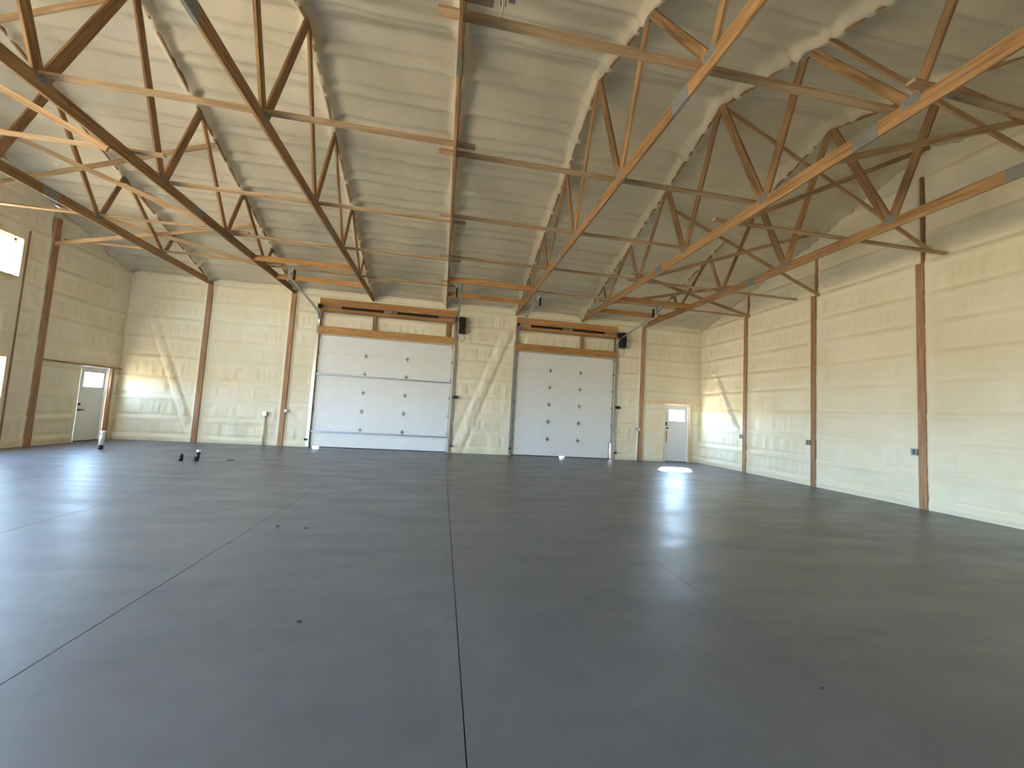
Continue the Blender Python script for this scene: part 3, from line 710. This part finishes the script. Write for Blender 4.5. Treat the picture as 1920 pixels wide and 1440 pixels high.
def entry_left():
    y0, y1, _, z1 = LDOOR; x = XL-0.05
    d = empty('door_4', (x, (y0+y1)/2, 0), 'white entry door with a bright window, in the left wall', 'door', None, 'structure')
    fr = 0.045
    MB().box((x-0.10, y0-0.005, 0), (x+0.04, y0+fr, z1)).build('frame_side', 'vinyl', d)
    MB().box((x-0.10, y1-fr, 0), (x+0.04, y1+0.005, z1)).build('frame_side', 'vinyl', d)
    MB().box((x-0.10, y0, z1-fr), (x+0.04, y1, z1+0.005)).build('frame_head', 'vinyl', d)
    a, b_ = y0+fr, y1-fr; wy0, wy1, wz0, wz1 = 12.76, 13.38, 1.50, 1.89
    MB().box((x-.045, a, 0.02), (x, b_, wz0)).box((x-.045, a, wz1), (x, b_, z1-fr)).box((x-.045, a, wz0), (x, wy0, wz1)).box((x-.045, wy1, wz0), (x, b_, wz1)).build('door_slab', 'mandoor', d)
    f = MB()
    for q in (((x, wy0-.03, wz0-.03), (x+.012, wy1+.03, wz0)), ((x, wy0-.03, wz1), (x+.012, wy1+.03, wz1+.03)), ((x, wy0-.03, wz0), (x+.012, wy0, wz1)), ((x, wy1, wz0), (x+.012, wy1+.03, wz1))): f.box(*q)
    f.build('window_bead', 'vinyl', d)
    MB().box((x-.024, wy0-.004, wz0-.004), (x-.020, wy1+.004, wz1+.004)).build('pane', 'glass', d)
    MB().tube([(x, 12.70, 1.01), (x+.03, 12.70, 1.01)], 0.032, 14).build('deadbolt', 'black', d)
    MB().tube([(x, 12.70, 0.86), (x+.05, 12.70, 0.86)], 0.030, 14).box((x+.045, 12.68, 0.845), (x+.062, 12.82, 0.875)).build('lever_handle', 'black', d)
    MB().box((x-.06, a, 0), (x+.02, b_, 0.022)).build('threshold', 'rubber', d)
    portal('left_entry_door_window', (x-.07, (wy0+wy1)/2, (wz0+wz1)/2), (0, -math.pi/2, 0), wz1-wz0, wy1-wy0)
entry_left()
tag(board('trim_3', (XL+0.03, 11.43, 2.085), (XL+0.03, 13.85, 2.085), 0.035, 0.08, (0, 0, 1), 'post'), 'thin wood header strip above the left wall entry door', 'trim', None, 'structure')

# ------------------------------------------------------------------ electrical boxes and conduit
for y, lab in ((RPY[0]+0.13, 'farthest post'), (RPY[1]+0.13, 'middle post'), (RPY[2]+0.13, 'nearest post')):
    x = XR-0.03
    o = empty('outlet_box', (x, y, 1.06), 'grey steel outlet box on %s of the right wall' % lab, 'outlet', 'outlet boxes on right wall posts')
    b_ = MB().box((x-0.05, y-0.05, 1.07), (x+0.04, y+0.05, 1.19)).build('body', 'box', o); bevel_box(b_.data, 0.004)
    cp = MB().box((x-0.055, y-0.058, 1.06), (x-0.049, y+0.058, 1.20)).build('cover_plate', 'galv', o)
    for z in (1.105, 1.155): MB().box((x-0.060, y-0.02, z-0.016), (x-0.054, y+0.02, z+0.016)).build('socket', 'black', cp)
def conduit_box(x, z, lab, round_=False, post_side=0):
    y = YF-0.09
    o = empty('switch_box', (x, y, 0), lab, 'electrical box', 'boxes on conduit')
    b_ = MB().box((x-0.05, y-0.045, z-0.055), (x+0.05, y+0.045, z+0.055)).build('body', 'box', o); bevel_box(b_.data, 0.005)
    MB().box((x-0.056, y-0.052, z-0.062), (x+0.056, y-0.044, z+0.062)).build('cover_plate', 'galv', o)
    if round_: MB().tube([(x+0.03, y-0.05, z), (x+0.03, y-0.075, z)], 0.04, 14).build('round_cap', 'pvc', o)
    MB().tube([(x, y+0.015, 0), (x, y+0.015, z-0.05)], 0.035, 10).build('conduit', 'foam', o)
conduit_box(-5.45, 0.99, 'grey steel box on foam-covered conduit left of the wide garage door')
conduit_box(7.10, 1.13, 'steel box with white cap on conduit left of the bright entry door post', True)
o = empty('round_alarm', (-4.83, YF-0.07, 1.07), 'small white round bell on right side of post beside the wide garage door', 'bell')
MB().tube([(-4.85, YF-0.075, 1.11), (-4.85, YF-0.115, 1.11), (-4.85, YF-0.125, 1.11)], [0.055, 0.055, 0.04], 18).build('dome', 'pvc', o)
MB().box((-4.885, YF-0.075, 1.075), (-4.815, YF-0.02, 1.145)).build('mounting_base', 'box', o)

# ------------------------------------------------------------------ things on the floor and overhead
o = empty('drain_pipe', (-8.07, 11.40, 0), 'white plastic pipe stub standing in the floor near left entry door', 'pipe')
MB().tube([(-8.075, 11.40, 0.10), (-8.07, 11.40, 0.36)], 0.052, 16).build('sleeve', 'pvc', o)
MB().tube([(-8.07, 11.40, 0.36), (-8.068, 11.40, 0.445)], 0.056, 16).build('cap', 'vinyl', o)
MB().tube([(-8.075, 11.40, 0), (-8.075, 11.40, 0.11)], 0.046, 16).build('lower_pipe', 'abs', o)
o = empty('drain_pipe', (-5.50, 9.92, 0), 'shorter black plastic pipe stub in the floor', 'pipe', 'black pipe stubs')
MB().tube([(-5.50, 9.92, 0), (-5.495, 9.92, 0.10)], 0.040, 16).build('pipe', 'abs', o)
MB().tube([(-5.495, 9.92, 0.10), (-5.48, 9.92, 0.145)], 0.028, 16).build('inner_pipe', 'abs', o)
o = empty('drain_pipe', (-5.22, 9.97, 0), 'taller tilted black plastic pipe stub with pale top', 'pipe', 'black pipe stubs')
MB().tube([(-5.225, 9.97, 0), (-5.195, 9.97, 0.20)], 0.042, 16).build('pipe', 'abs', o)
MB().tube([(-5.195, 9.97, 0.195), (-5.188, 9.97, 0.235)], 0.046, 16).build('rim', 'pvc', o)
o = empty('floor_drain', (-4.66, 10.22, 0), 'flat dark round drain cover in the floor right of the black pipes', 'floor drain')
MB().tube([(-4.66, 10.22, 0), (-4.66, 10.22, 0.008)], 0.09, 24).build('cover', 'rubber', o)
MB().tube([(-4.66, 10.22, 0), (-4.66, 10.22, 0.004)], 0.105, 24).build('ring', 'hinge', o)
for k, (x, y, r_, lab) in enumerate(((-0.82, 2.91, 0.011, 'dark speck of debris on floor left of the centre joint'), (-1.75, 5.05, 0.015, 'left of two dark specks on the far floor'),
                                (-1.42, 4.98, 0.012, 'right of two dark specks on the far floor'), (2.20, 2.02, 0.008, 'dark speck of debris on the near right floor'))):
    pts = [(x-r_*1.5, y, 0.004), (x-r_*0.6, y+r_*0.2, 0.005), (x+r_*0.5, y, 0.005), (x+r_*1.5, y-r_*0.1, 0.003)]
    tag(MB().tube(pts, [r_*0.25, r_*0.7, r_*0.6, r_*0.2], 7).build('debris', 'dirt'), lab, 'debris', 'specks on the floor')
# conduit with a strap hanging from the roof over the nearest brace
o = empty('hanging_rod', (0.34, 3.6, 5.22), 'shiny steel rod hanging from the roof at the top picture edge', 'rod')
MB().tube([(0.305, 3.60, 5.22), (0.345, 3.60, 6.66)], 0.0075, 10).build('rod', 'galv', o)
MB().tube([(0.29, 3.62, 5.36), (0.32, 3.62, 6.66)], 0.004, 8).build('cable', 'black', o)
MB().tube([(0.335, 3.62, 5.36), (0.375, 3.62, 6.66)], 0.004, 8).build('cable', 'black', o)
MB().box((0.365, 3.60, 5.43), (0.43, 3.64, 5.62)).build('tag_plate', 'hinge', o)
